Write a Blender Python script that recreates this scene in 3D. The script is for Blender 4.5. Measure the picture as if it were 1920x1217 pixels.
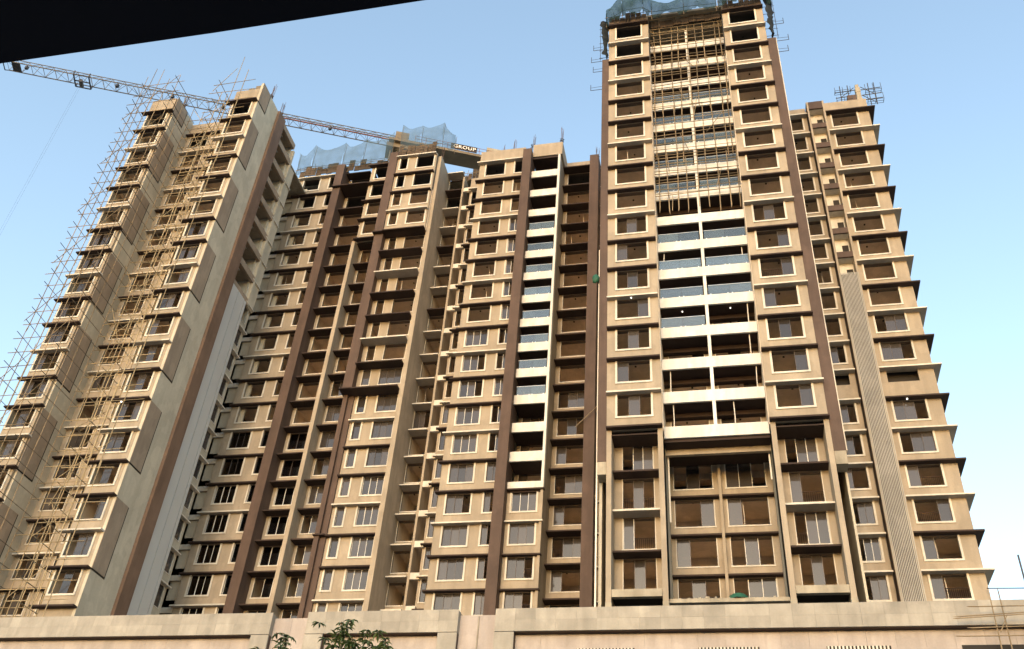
import bpy, math, random
from mathutils import Vector, Matrix, Quaternion
random.seed(7)
S = bpy.context.scene
C = S.collection
for o in list(bpy.data.objects): bpy.data.objects.remove(o)

# ------------------------------------------------------------ camera (origin = the photographer's eye)
cam = bpy.data.cameras.new('camera'); cam_o = bpy.data.objects.new('camera', cam); C.objects.link(cam_o)
AX = Matrix(((0.97683387, 0.2036305, 0.06580432),
             (0.07610717, -0.61796614, 0.78251233),
             (0.20000822, -0.75937637, -0.619148)))       # world axes seen in camera space
cam_o.matrix_world = AX.transposed().to_4x4()
cam.sensor_width = 36; cam.lens = 1815/1920*36; cam.clip_start = .05; cam.clip_end = 3000
S.camera = cam_o

# ------------------------------------------------------------ sky, sun, exposure
SUN_EL, SUN_AZ = 14.0, 4.0            # low evening sun behind the camera, a little to the left
W = bpy.data.worlds.new('World'); S.world = W; W.use_nodes = True
nt = W.node_tree; nt.nodes.clear()
sky = nt.nodes.new('ShaderNodeTexSky'); sky.sky_type = 'NISHITA'; sky.sun_disc = False
sky.sun_elevation = math.radians(SUN_EL); sky.sun_rotation = math.radians(180 + SUN_AZ)
sky.altitude = 0; sky.air_density = 1.3; sky.dust_density = 1.0; sky.ozone_density = 0.6
bg = nt.nodes.new('ShaderNodeBackground'); bg.inputs[1].default_value = 0.15
wo = nt.nodes.new('ShaderNodeOutputWorld')
nt.links.new(sky.outputs[0], bg.inputs[0]); nt.links.new(bg.outputs[0], wo.inputs[0])
sun = bpy.data.lights.new('sun', 'SUN'); sun.energy = 0.30; sun.angle = math.radians(12.0); sun.color = (1, .88, .76)
sun_o = bpy.data.objects.new('sun', sun); C.objects.link(sun_o)
a, e = math.radians(SUN_AZ), math.radians(SUN_EL)
travel = Vector((math.sin(a)*math.cos(e), math.cos(a)*math.cos(e), -math.sin(e)))
sun_o.rotation_euler = travel.to_track_quat('-Z', 'Y').to_euler(); sun_o.location = (-20, -60, 40)
S.view_settings.view_transform = 'Standard'; S.view_settings.look = 'None'
S.view_settings.exposure = 1.62; S.view_settings.gamma = 1.0; S.view_settings.use_curve_mapping = False

# ------------------------------------------------------------ materials
def mat(name, col, rough=.85, var=.10, scale=.6, streak=0., bump=.0, rnd=0., metal=0., spec=.3, fine=.04):
    m = bpy.data.materials.new(name); m.use_nodes = True
    t = m.node_tree; N = t.nodes; L = t.links
    b = N['Principled BSDF']; b.inputs['Roughness'].default_value = rough
    b.inputs['Metallic'].default_value = metal; b.inputs['Specular IOR Level'].default_value = spec
    geo = N.new('ShaderNodeNewGeometry')
    def noise(sc, mp, det=4):
        mm = N.new('ShaderNodeMapping'); mm.inputs['Scale'].default_value = mp
        L.new(geo.outputs['Position'], mm.inputs[0])
        n = N.new('ShaderNodeTexNoise'); n.inputs['Scale'].default_value = sc; n.inputs['Detail'].default_value = det
        L.new(mm.outputs[0], n.inputs[0]); return n.outputs['Fac']
    def rng(src, lo, hi, a0=.3, a1=.7):
        r = N.new('ShaderNodeMapRange'); r.inputs[1].default_value = a0; r.inputs[2].default_value = a1
        r.inputs[3].default_value = lo; r.inputs[4].default_value = hi
        L.new(src, r.inputs[0]); return r.outputs[0]
    def mul(x, y):
        q = N.new('ShaderNodeMath'); q.operation = 'MULTIPLY'
        L.new(x, q.inputs[0]); L.new(y, q.inputs[1]); return q.outputs[0]
    f = rng(noise(scale, (1, 1, 1)), 1-var, 1+var)
    if fine: f = mul(f, rng(noise(9, (1, 1, 1), 6), 1-fine, 1+fine))
    if streak: f = mul(f, rng(noise(1.6, (1, 1, .09), 5), 1-streak, 1+streak*.4, .35, .65))
    if streak: f = mul(f, rng(noise(3.1, (1, 1, .12), 6), 1-streak*.7, 1+streak*.1, .30, .62))
    if streak: f = mul(f, rng(noise(.8, (1, 1, .7), 3), .91, 1.0, .50, .545))
    if rnd:
        oi = N.new('ShaderNodeObjectInfo'); f = mul(f, rng(oi.outputs['Random'], 1-rnd, 1+rnd, 0, 1))
    v = N.new('ShaderNodeVectorMath'); v.operation = 'SCALE'; v.inputs[0].default_value = col
    L.new(f, v.inputs['Scale']); L.new(v.outputs[0], b.inputs['Base Color'])
    if bump:
        bp = N.new('ShaderNodeBump'); bp.inputs['Strength'].default_value = bump; bp.inputs['Distance'].default_value = .02
        L.new(noise(14, (1, 1, 1), 6), bp.inputs['Height']); L.new(bp.outputs[0], b.inputs['Normal'])
    return m
M = {
 'beige':   mat('beige_plaster', (.345, .288, .226), .9, .10, .35, .09, .3),
 'olive':   mat('stone_beige_plaster', (.50, .455, .375), .9, .09, .3, .07, .3),
 'tan':     mat('tan_plaster', (.32, .255, .20), .9, .08, .4, .10, .2),
 'cream':   mat('cream_trim_paint', (.60, .56, .50), .8, .09, .8, .10),
 'white':   mat('white_balcony_paint', (.66, .645, .615), .8, .06, .6, .09, .1),
 'brown':   mat('brown_paint', (.092, .060, .048), .75, .14, .4, .12, .2),
 'dbrown':  mat('dark_brown_paint', (.040, .025, .021), .8, .10, .4, .10),
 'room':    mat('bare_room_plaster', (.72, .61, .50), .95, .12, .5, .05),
 'concrete':mat('raw_concrete', (.34, .30, .24), .95, .18, .8, .2, .4),
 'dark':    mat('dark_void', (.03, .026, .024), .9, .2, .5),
 'acp':     mat('grey_white_metal_cladding', (.60, .635, .67), .35, .03, .2, 0, 0, 0, .3, .5, 0),
 'alu':     mat('dark_frame_and_head_shade', (.07, .055, .05), .45, .08, 2, 0, 0, 0, .2, .5),
 'tape':    mat('taped_white_window_frame', (.75, .73, .70), .6, .12, 6, 0, 0, .1),
 'bamboo':  mat('weathered_bamboo', (.21, .16, .105), .8, .25, .5, 0, 0, .3, 0, .3, .1),
 'bambooy': mat('fresh_yellow_bamboo', (.30, .238, .15), .8, .25, .5, 0, 0, .3, 0, .3, .1),
 'bambood': mat('dark_silhouette_bamboo', (.12, .095, .07), .85, .25, .5, 0, 0, .3),  # bamboo darkened in colour so poles read as silhouettes against the sky
 'steel':   mat('dark_steel', (.05, .05, .06), .6, .2, 1, 0, 0, .2, .3, .5),
 'rust':    mat('rusty_rebar', (.09, .055, .04), .8, .3, 3, 0, 0, .2),
 'cranew':  mat('crane_steel_paint', (.12, .115, .12), .6, .15, 1),
 'craner':  mat('crane_red_paint', (.19, .075, .05), .55, .15, 1),
 'craney':  mat('crane_ochre_paint', (.17, .135, .095), .6, .2, .6),
 'stone':   mat('grey_beige_stone_cladding', (.32, .293, .257), .65, .12, .9, .10, .15, .12),
 'pink':    mat('pale_pink_wall_panel', (.375, .325, .305), .7, .08, .6, .10, .1, .05),
 'asphalt': mat('asphalt', (.05, .05, .05), .9, .2, .8, 0, .3),
 'dust':    mat('dusty_ground', (.24, .21, .17), .95, .2, .05, 0, .3),
 'soffit':  mat('black_navy_canopy_paint', (.005, .007, .016), .7, .15, 1, 0, 0, 0, 0, .15),
 'lgrey': mat('grey_louvre_paint', (.40, .385, .36), .6, .06, .5, .05),
 'brown2': mat('brown_paint_shade_lifted', (.185, .12, .088), .75, .12, .4, .10, .2),  # brown made lighter in colour to lift the strip in shade
 'greysoff': mat('grey_soffit_shade', (.36, .32, .28), .9, .08, .4, .05),  # greyed colour that deepens the shade under the light sunshades
 'bark':    mat('bark', (.16, .13, .10), .9, .2, 3, 0, .3),
 'leaf':    mat('glossy_leaf', (.055, .085, .025), .45, .25, 2, 0, 0, 0, 0, .5),
 'tarp':    mat('green_tarpaulin', (.018, .085, .05), .6, .25, 2, 0, .3),
 'plank':   mat('shuttering_timber', (.075, .055, .042), .9, .3, .8, 0, .2, .3),
 'pipe':    mat('white_plastic_pipe', (.72, .66, .58), .5, .08, 1),
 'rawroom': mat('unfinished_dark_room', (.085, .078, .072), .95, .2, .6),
 'netdark': mat('bunched_dark_net', (.02, .025, .03), .9, .3, 2, 0, .3),
 'sign':    mat('dark_sign_board', (.035, .022, .018), .6, .1, 1),
 'letter':  mat('white_letter_paint', (.85, .83, .80), .6, .02, 1),
}
def glass(name, refl, tint, rough=.03):
    m = bpy.data.materials.new(name); m.use_nodes = True; t = m.node_tree; N = t.nodes; L = t.links
    N.remove(N['Principled BSDF']); out = N['Material Output']
    g = N.new('ShaderNodeBsdfGlossy'); g.inputs['Roughness'].default_value = rough; g.inputs[0].default_value = (.92, .95, 1, 1)
    tr = N.new('ShaderNodeBsdfTransparent'); tr.inputs[0].default_value = (*tint, 1)
    fr = N.new('ShaderNodeFresnel'); fr.inputs[0].default_value = 1.5
    mr = N.new('ShaderNodeMapRange'); mr.inputs[3].default_value = refl; mr.inputs[4].default_value = 1
    L.new(fr.outputs[0], mr.inputs[0])
    mx = N.new('ShaderNodeMixShader'); L.new(mr.outputs[0], mx.inputs[0]); L.new(tr.outputs[0], mx.inputs[1]); L.new(g.outputs[0], mx.inputs[2])
    L.new(mx.outputs[0], out.inputs[0]); return m
def film(name, refl, tint, col, cover):
    m = glass(name, refl, tint, .08); t = m.node_tree; N = t.nodes; L = t.links
    mx = [n for n in N if n.type == 'MIX_SHADER'][0]; out = N['Material Output']
    d = N.new('ShaderNodeBsdfDiffuse'); d.inputs[0].default_value = (*col, 1)
    oi = N.new('ShaderNodeObjectInfo'); vr = N.new('ShaderNodeMapRange'); vr.inputs[3].default_value = .55; vr.inputs[4].default_value = 1.35
    L.new(oi.outputs['Random'], vr.inputs[0]); sc = N.new('ShaderNodeVectorMath'); sc.operation = 'SCALE'; sc.inputs[0].default_value = col
    L.new(vr.outputs[0], sc.inputs['Scale']); L.new(sc.outputs[0], d.inputs[0])
    m2 = N.new('ShaderNodeMixShader'); m2.inputs[0].default_value = cover
    L.new(mx.outputs[0], m2.inputs[1]); L.new(d.outputs[0], m2.inputs[2]); L.new(m2.outputs[0], out.inputs[0]); return m
M['glass'] = film('dusty_grey_window_glass', .06, (.35, .33, .31), (.092, .080, .076), .55)
M['clear'] = glass('dark_window_glass', .02, (.28, .25, .23), .04)
M['rail'] = film('clear_balcony_glass', .05, (.66, .72, .72), (.17, .21, .21), .16)
def netmat(name, col, cover):
    m = bpy.data.materials.new(name); m.use_nodes = True; t = m.node_tree; N = t.nodes; L = t.links
    N.remove(N['Principled BSDF']); out = N['Material Output']
    d = N.new('ShaderNodeBsdfDiffuse'); d.inputs[0].default_value = (*col, 1)
    tl = N.new('ShaderNodeBsdfTranslucent'); tl.inputs[0].default_value = (*col, 1)
    m1 = N.new('ShaderNodeMixShader'); m1.inputs[0].default_value = .4; L.new(d.outputs[0], m1.inputs[1]); L.new(tl.outputs[0], m1.inputs[2])
    tr = N.new('ShaderNodeBsdfTransparent')
    geo = N.new('ShaderNodeNewGeometry'); ns = N.new('ShaderNodeTexNoise'); ns.inputs['Scale'].default_value = .7; ns.inputs['Detail'].default_value = 5
    L.new(geo.outputs['Position'], ns.inputs[0])
    mr = N.new('ShaderNodeMapRange'); mr.inputs[1].default_value = .3; mr.inputs[2].default_value = .7
    mr.inputs[3].default_value = cover-.15; mr.inputs[4].default_value = cover+.15
    L.new(ns.outputs['Fac'], mr.inputs[0])
    m2 = N.new('ShaderNodeMixShader'); L.new(mr.outputs[0], m2.inputs[0]); L.new(tr.outputs[0], m2.inputs[1]); L.new(m1.outputs[0], m2.inputs[2])
    L.new(m2.outputs[0], out.inputs[0]); return m
M['net'] = netmat('blue_grey_safety_net', (.11, .16, .20), .5)
M['net2'] = netmat('dark_blue_green_safety_net', (.04, .075, .085), .80)
def emis(name, col, s):
    m = bpy.data.materials.new(name); m.use_nodes = True
    b = m.node_tree.nodes['Principled BSDF']; b.inputs['Emission Color'].default_value = (*col, 1); b.inputs['Emission Strength'].default_value = s
    return m
M['bulb'] = emis('lit_bulb', (1, .93, .8), 1.5)

# ------------------------------------------------------------ mesh helpers
class MB:
    def __init__(s): s.v = []; s.f = []; s.m = []
    def box(s, x0, x1, y0, y1, z0, z1, mi=0):
        i = len(s.v)
        s.v += [(x0,y0,z0),(x1,y0,z0),(x1,y1,z0),(x0,y1,z0),(x0,y0,z1),(x1,y0,z1),(x1,y1,z1),(x0,y1,z1)]
        s.f += [(i,i+3,i+2,i+1),(i+4,i+5,i+6,i+7),(i,i+1,i+5,i+4),(i+1,i+2,i+6,i+5),(i+2,i+3,i+7,i+6),(i+3,i,i+4,i+7)]
        s.m += [mi]*6; return s
    def quad(s, p, mi=0):
        i = len(s.v); s.v += [tuple(q) for q in p]; s.f.append(tuple(range(i, i+len(p)))); s.m.append(mi); return s
    def tube(s, pts, r, n=5, mi=0, r1=None):
        pts = [Vector(p) for p in pts]; k = len(pts); base = len(s.v)
        for j, p in enumerate(pts):
            d = (pts[min(j+1, k-1)] - pts[max(j-1, 0)]).normalized()
            u = d.orthogonal().normalized() if abs(d.z) > .9 else d.cross(Vector((0, 0, 1))).normalized(); w = d.cross(u)
            rr = r if r1 is None else r + (r1-r)*j/(k-1)
            for q in range(n):
                t = 2*math.pi*q/n; s.v.append(tuple(p + u*math.cos(t)*rr + w*math.sin(t)*rr))
        for j in range(k-1):
            for q in range(n):
                s.f.append((base+j*n+q, base+j*n+(q+1) % n, base+(j+1)*n+(q+1) % n, base+(j+1)*n+q)); s.m.append(mi)
        s.f.append(tuple(base+q for q in range(n))[::-1]); s.m.append(mi)
        s.f.append(tuple(base+(k-1)*n+q for q in range(n))); s.m.append(mi)
        return s
    def mesh(s, name, mats, smooth=False):
        me = bpy.data.meshes.new(name); me.from_pydata(s.v, [], s.f)
        for m in (mats if isinstance(mats, (list, tuple)) else [mats]): me.materials.append(M[m])
        me.polygons.foreach_set('material_index', s.m)
        if smooth: me.polygons.foreach_set('use_smooth', [True]*len(s.f))
        me.update(); return me
def put(name, me, parent=None, loc=(0, 0, 0)):
    o = bpy.data.objects.new(name, me); C.objects.link(o); o.location = loc
    if parent: o.parent = parent
    return o
WORLD = {}
def wl(parent, p=(0, 0, 0)):            # world position -> position under a parent (parents are only moved, never turned)
    q = Vector(p)
    while parent: q = q - Vector(parent.location); parent = parent.parent
    return q
def part(name, mb, mats, parent, smooth=False):
    return put(name, mb.mesh(name, mats, smooth), parent, wl(parent))
def tag(o, label, cat, group=None, kind=None):
    if label: o['label'] = label
    if cat: o['category'] = cat
    if group: o['group'] = group
    if kind: o['kind'] = kind
    return o
def thing(name, loc, label, cat, group=None):
    o = bpy.data.objects.new(name, None); C.objects.link(o); o.location = loc; o.empty_display_size = .5
    return tag(o, label, cat, group)
G = -1.6                                  # street level below the eye
DECK = 22.2                               # podium roof
def zf(n): return 40.2 + 3*n              # level of sunshade n

# ------------------------------------------------------------ ground
mb = MB().quad([(-900,-900,G),(900,-900,G),(900,900,G),(-900,900,G)]); tag(part('ground', mb, 'dust', None), None, None, None, 'structure')
mb = MB().box(-300, 300, 4, 16, G+.004, G+.02); tag(part('road', mb, 'asphalt', None), None, None, None, 'structure')
mb = MB().box(-300, 300, 16, 19, G+.004, G+.14).box(-300, 300, 1, 4, G+.004, G+.14); tag(part('pavement', mb, 'concrete', None), None, None, None, 'structure')

# ------------------------------------------------------------ windows and bays
cache = {}
def wmesh(key, fn):
    if key not in cache: cache[key] = fn()
    return cache[key]
def surround(w, h, style):
    b = MB(); t, p = .15, .07
    if style == 'U':
        b.box(-t, 0, -p, .05, -t, h); b.box(w, w+t, -p, .05, -t, h); b.box(0, w, -p, .05, -t, 0)
    elif style == 'L':                    # right side runs into a pier
        b.box(-t, 0, -p, .05, -t, h); b.box(0, w, -p, .05, -t, 0)
    elif style == 'sill':
        b.box(-.10, w+.10, -.05, .05, -.10, 0); b.box(-.06, 0, -.03, .05, 0, h); b.box(w, w+.06, -.03, .05, 0, h)
    b.box(.002, w-.002, .06, .42, h-.06, h-.001, 1)  # dark strip standing in for the shadow under the lintel
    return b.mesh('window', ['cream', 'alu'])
def sash_mesh(w, h, m):
    b = MB(); t = .035
    b.box(0, t, 0, .04, 0, h); b.box(w-t, w, 0, .04, 0, h); b.box(t, w-t, 0, .04, 0, t); b.box(t, w-t, 0, .04, h-t, h)
    return b.mesh('sash', m)
def pane_mesh(w, h, m):
    return MB().box(.036, w-.036, .014, .026, .036, h-.036).mesh('pane', m)
def rail_mesh(w):
    b = MB(); b.box(0, w, 0, .04, .86, .90); b.box(0, w, 0, .04, .06, .10)
    k = max(3, int(w/.13))
    for i in range(1, k): b.box(w*i/k-.010, w*i/k+.010, .01, .03, .10, .86)
    return b.mesh('railing', 'dbrown')
def window(parent, x0, x1, z0, z1, Y, style='U', glz='', white=False, rail=False, gm='glass', zoff=0):
    w, h = round(x1-x0, 3), round(z1-z0, 3)
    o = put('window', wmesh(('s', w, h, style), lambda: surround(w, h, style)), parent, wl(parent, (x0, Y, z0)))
    k = 3 if w > 1.5 else (2 if w > .8 else 1)
    sw = round(w/k+.02, 3); hh = h-.02
    for j, ch in enumerate(glz[:k]):
        if ch == '0': continue
        fx = j*(w/k) - (.01 if j else 0)
        if ch == '2': fx += w/k*.45
        fx = min(fx, w-sw)
        yy = .10 + .045*(j % 2)
        m = 'tape' if white else 'alu'
        s = put('sash', wmesh(('f', sw, hh, m), lambda: sash_mesh(sw, hh, m)), o, (fx, yy, 0.01))
        put('pane', wmesh(('p', sw, hh, gm), lambda: pane_mesh(sw, hh, gm)), o, (fx, yy, 0.01))
    if z0 > 28:
        q = RW.random()
        if w > 1.5 and q < .75: put('ceiling_box', wmesh('cbox', lambda: MB().box(-.07, .07, -.07, .07, -.05, .05).mesh('ceiling_box', 'dark')), o, (w*RW.uniform(.35, .65), RW.uniform(1.0, 1.7), 4.29+zoff-z0))
        if RW.random() < .14: put('prop', wmesh(('prop', round(h, 2)), lambda: MB().tube([(0, 0, -.5), (.05, .02, h*.5), (-.02, 0, h+.6)], .03, 5).mesh('prop', 'pipe')), o, (w*RW.uniform(.1, .9), RW.uniform(.5, 1.2), 0))
    if rail: put('railing', wmesh(('r', w), lambda: rail_mesh(w)), o, (0, .20, 0))
    return o
NB = 0
RW = random.Random(99)
def rglz(p=(1, 1, 1)):
    return random.choice(['100', '010', '001', '110', '011', '101', '120', '021'])

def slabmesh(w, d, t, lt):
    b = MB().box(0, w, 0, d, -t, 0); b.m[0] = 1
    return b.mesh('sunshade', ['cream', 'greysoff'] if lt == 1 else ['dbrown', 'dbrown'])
def bay(parent, x0, x1, Yw, Ys, n0, n1, wins, light, slab=None, sill=1.0, wallm='beige', glz=None, rail=None,
        style='U', white=None, zbot=None, ztop=None, room=4.2, skip=(), sl_th=.13, slabs=True, roomm='room', gm='glass', raw=13):
    """One vertical strip of a facade: wall with openings, a window and a sunshade per storey, rooms behind."""
    zbot = zf(n0)-.13 if zbot is None else zbot
    ztop = zf(n1)-.13 if ztop is None else ztop
    w = MB(); th = .25
    xs = [x0] + [q for a_ in wins for q in (a_[0], a_[1])] + [x1]
    for i in range(0, len(xs), 2):
        if xs[i+1]-xs[i] > .01: w.box(xs[i], xs[i+1], Yw, Yw+th, zbot, ztop)
    for (a0, a1, *st) in wins:
        zc = zbot
        for n in range(n0, n1):
            w.box(a0, a1, Yw, Yw+th, zc, zf(n)+(1.75 if n in skip else sill)); zc = zf(n+1)-.13
        if ztop-zc > .01: w.box(a0, a1, Yw, Yw+th, zc, ztop)
    part('facade_wall', w, wallm, parent)
    for n in range(n0, n1):
        if n in skip: continue
        for j, (a0, a1, *st) in enumerate(wins):
            g = glz(n, j) if glz else ''
            window(parent, a0, a1, zf(n)+sill, zf(n+1)-.13, Yw, st[0] if st else style, g, bool(white and white(n, j)), bool(rail and rail(n, j)), gm, zf(n)-.99)
    if slabs:
        sx0, sx1 = slab or (x0, x1)
        for n in range(n0, n1+1):
            lt = light(n)
            Y0 = Ys(n) if callable(Ys) else Ys
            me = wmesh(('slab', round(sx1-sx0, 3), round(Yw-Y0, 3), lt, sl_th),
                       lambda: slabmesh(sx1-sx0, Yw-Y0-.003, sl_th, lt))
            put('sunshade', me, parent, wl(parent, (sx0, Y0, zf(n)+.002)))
    if room:
        global NB
        NB += 1; e_ = (NB % 9)*.006
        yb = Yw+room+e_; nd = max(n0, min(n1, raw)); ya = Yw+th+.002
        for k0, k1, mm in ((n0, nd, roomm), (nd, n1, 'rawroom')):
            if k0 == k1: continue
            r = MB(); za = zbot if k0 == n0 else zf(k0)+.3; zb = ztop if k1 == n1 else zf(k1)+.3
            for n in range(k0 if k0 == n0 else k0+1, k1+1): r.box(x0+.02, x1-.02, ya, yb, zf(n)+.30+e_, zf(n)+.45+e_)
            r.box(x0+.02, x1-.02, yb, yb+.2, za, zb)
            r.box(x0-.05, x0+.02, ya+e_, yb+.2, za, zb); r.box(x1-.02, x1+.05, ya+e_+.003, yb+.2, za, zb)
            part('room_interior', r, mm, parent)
def p3(n): return 1 if n % 3 == 0 else 0
def prism(parent, name, m, *boxes):
    b = MB()
    for q in boxes: b.box(*q)
    return part(name, b, m, parent)

# ============================================================ LEFT TOWER (A)
A = thing('apartment_tower', (-52, 66, DECK), 'beige apartment tower wrapped in bamboo scaffolding, with a wide blank side wall', 'building')
gA = lambda n, j: rglz() if n < 8 else ''
bay(A, -59.4, -56.5, 59.1, 58.6, -5, 14, [(-59.15, -56.9)], p3, (-59.85, -56.1), glz=gA, zbot=DECK, ztop=84.6)
bay(A, -56.5, -49.1, 62.8, 62.35, -5, 14, [(-55.75, -53.6, 'sill'), (-52.4, -50.3, 'sill')], lambda n: 1 if n % 2 else 0, glz=lambda n, j: rglz() if n < 3 else '', zbot=DECK, ztop=84.3, slab=(-56.5, -49.1))
bay(A, -49.1, -46.30, 59.1, 58.6, -5, 14, [(-48.85, -46.75)], p3, (-49.7, -46.05), glz=gA, zbot=DECK, ztop=84.3)
# side walls: A1 right return, A3 end wall with relief panels
prism(A, 'side_wall', 'olive', (-56.5, -56.3, 59.36, 62.8, DECK, 84.6))
prism(A, 'side_wall', 'olive', (-59.4, -59.2, 59.36, 74, DECK, 84.3))
prism(A, 'end_wall', 'olive', (-46.30, -46.05, 59.102, 64.7, DECK, 85.2), (-46.30, -46.05, 68.1, 69.6, 60.9, 82.0))
for z0 in [zf(n) for n in (-4, -1, 2, 5, 8, 11)] + [zf(14)]:
    z1 = min(z0+6-.13, 86)
    for X, y1, top in ((-46.05, 60.84, 85.2), (-56.3, 61.2, 84.6)):
        zz = min(z1, top)
        prism(A, 'relief_panel', 'tan', (X, X+.05, 59.104, y1, z0, zz))
        prism(A, 'groove', 'dark', (X, X+.02, y1, y1+.13, z0-.13, zz), (X, X+.02, 59.104, y1, z0-.13, z0-.001))
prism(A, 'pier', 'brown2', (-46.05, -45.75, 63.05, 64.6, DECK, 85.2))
prism(A, 'roof', 'concrete', (-59.2, -46.3, 62.9, 74, 82.6, 82.8)); prism(A, 'back_wall', 'olive', (-59.2, -46.5, 74, 74.2, DECK, 84))
prism(A, 'parapet', 'beige', (-49.1, -46.3, 60.2, 60.4, 82.8, 84.3))
# grey metal cladding strip and the open loggias above it
prism(A, 'cladding_strip', 'acp', (-46.05, -45.9, 64.66, 66.0, DECK, 60.9)); prism(A, 'cladding_strip', 'acp', (-46.05, -45.9, 66.1, 67.38, DECK, 60.9))
prism(A, 'cladding_strip', 'acp', (-46.05, -45.9, 67.48, 67.85, DECK, 60.9))
prism(A, 'groove', 'dark', (-46.06, -45.99, 64.6, 67.85, DECK, 60.85))
prism(A, 'cladding_edge', 'cream', (-46.05, -45.88, 64.602, 64.655, DECK, 60.95))
prism(A, 'loggia_back_wall', 'beige', (-48.2, -48.0, 64.7, 68.1, 60.0, 85.0)); prism(A, 'loggia_side_wall', 'beige', (-48.0, -46.3, 64.702, 64.8, 60.9, 85.0))
prism(A, 'loggia_side_wall', 'cream', (-48.0, -46.3, 68.0, 68.098, 60.9, 85.0))
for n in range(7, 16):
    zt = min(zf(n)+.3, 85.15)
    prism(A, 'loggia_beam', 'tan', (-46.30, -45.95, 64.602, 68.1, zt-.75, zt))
    prism(A, 'loggia_light_patch', 'white', (-47.5, -46.7, 65.2, 66.3, zt-.50, zt-.452))  # white box standing in for the patch of light in each loggia
    prism(A, 'loggia_floor', 'beige', (-48.0, -46.302, 64.802, 68.0, zt-.45, zt-.3))
prism(A, 'loggia_column', 'olive', (-46.30, -45.93, 68.102, 68.398, 60.9, 84.2))
# rear side windows facing right
sw = MB(); yy0, yy1 = 68.25, 69.15
sw.box(-46.5, -46.302, 67.86, yy0, DECK, 82); sw.box(-46.5, -46.302, yy1, 69.6, DECK, 82)
for n in range(-4, 14): sw.box(-46.5, -46.304, yy0, yy1, zf(n)-.13, zf(n)+1.0)
sw.box(-46.5, -46.304, yy0, yy1, DECK, zf(-4)-.13); part('facade_wall', sw, 'olive', A)
prism(A, 'room_interior', 'room', (-49.5, -49.3, 68.2, 73.8, DECK, 82), (-49.3, -46.5, 69.3, 69.5, DECK, 82))
def side_win():
    b = MB(); h, l = 1.87, yy1-yy0
    b.box(-.04, .05, -.08, 0, -.08, h); b.box(-.04, .05, l, l+.08, -.08, h); b.box(-.04, .05, 0, l, -.08, 0); return b.mesh('window', 'cream')
swm = side_win(); swp = MB().box(-.06, -.045, .02, yy1-yy0-.02, .02, 1.85).mesh('pane', 'glass')
chm = MB().box(0, .5, 0, 1.75, -.11, 0).mesh('sunshade', 'cream')
for n in range(-4, 14):
    q = put('window', swm, A, wl(A, (-46.30, yy0, zf(n)+1.0)))
    if n < 6: put('pane', swp, q)
    put('sunshade', chm, A, wl(A, (-46.40, 67.87, zf(n)+.0)))
prism(A, 'lit_bulb', 'bulb', (-48.75, -48.66, 58.9, 58.99, zf(1)-.22, zf(1)-.14))

# ============================================================ MIDDLE BLOCK (B)
B = thing('apartment_tower', (-38, 77, DECK), 'beige apartment block with brown piers and a pale blue net along its roof', 'building')
nB0 = -4
bay(B, -49.3, -47.8, 74.0, 73.75, nB0, 15, [(-49.0, -47.95, 'none')], lambda n: 1, slab=(-49.3, -47.8), wallm='olive', sill=.75, sl_th=.5, zbot=DECK, ztop=85, roomm='dark')
def gB1(n, j): return '' if n > 2 else ('111' if j == 0 else '11')
bay(B, -47.8, -42.4, 73.6, 73.15, nB0, 15, [(-46.88, -44.85), (-43.5, -42.4, 'L')], p3, (-47.95, -42.4), glz=gB1, gm='clear', white=lambda n, j: n <= 0, zbot=DECK, ztop=85.4)
bay(B, -41.44, -38.4, 74.4, 73.3, nB0, 15, [(-41.06, -38.5, 'sill')], lambda n: 0, glz=lambda n, j: '' if n > 2 else random.choice(['110', '111', '011']), gm='clear', white=lambda n, j: n <= 0, zbot=DECK, ztop=85)
bay(B, -38.0, -35.5, 74.4, 73.3, nB0, 11, [(-37.7, -35.6, 'sill')], lambda n: 0, glz=lambda n, j: '' if n > 4 else random.choice(['011', '111', '011']), white=lambda n, j: n <= 0, zbot=DECK)
bay(B, -38.0, -35.5, 72.9, 72.35, 11, 15, [(-37.45, -35.55, 'L')], lambda n: 0, slab=(-38.2, -35.5), zbot=zf(11), ztop=85.3)
bay(B, -34.5, -29.7, 73.2, 72.7, nB0, 4, [(-34.05, -33.3), (-32.05, -30.05)], p3, glz=lambda n, j: '111', white=lambda n, j: n <= 0 or (n < 3 and j == 0 and n % 2), zbot=DECK)
bay(B, -34.5, -29.7, 72.9, 71.65, 4, 11, [(-34.0, -33.2, 'sill'), (-32.2, -29.95, 'sill')], p3, glz=lambda n, j: '' if n > 4 else '111', zbot=zf(4))
bay(B, -34.5, -29.7, 71.95, 71.5, 11, 15, [(-34.05, -33.2), (-32.0, -30.0)], p3, zbot=zf(11), ztop=85.4)
for x0, x1, y0, z0, z1 in ((-42.4, -41.44, 72.65, DECK, zf(14)-.13), (-42.4, -41.44, 72.5, zf(14)+.01, 86.0),
                           (-35.5, -34.5, 72.05, zf(4), zf(11)-.14), (-35.5, -34.5, 71.75, zf(11)+.01, 86.2),
                           (-35.5, -35.05, 72.7, DECK, zf(4)-.14), (-35.05, -34.5, 73.0, DECK, zf(4)-.14)):
    prism(B, 'pier', 'brown', (x0, x1, y0, 74.7, z0, z1))
prism(B, 'sunshade', 'dbrown', (-42.4, -38.05, 72.3, 73.6, zf(14)-.13, zf(14)))
prism(B, 'sunshade', 'dbrown', (-35.65, -34.502, 71.6, 73.2, zf(11)-.13, zf(11))); prism(B, 'sunshade', 'dbrown', (-35.65, -34.502, 71.6, 73.2, zf(4)-.13, zf(4)))
prism(B, 'sunshade', 'dbrown', (-35.6, -34.502, 72.5, 73.1, zf(-1)-.13, zf(-1)))
prism(B, 'fin', 'beige', (-38.4, -38.0, 72.75, 74.64, DECK, zf(11)-.14))
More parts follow.
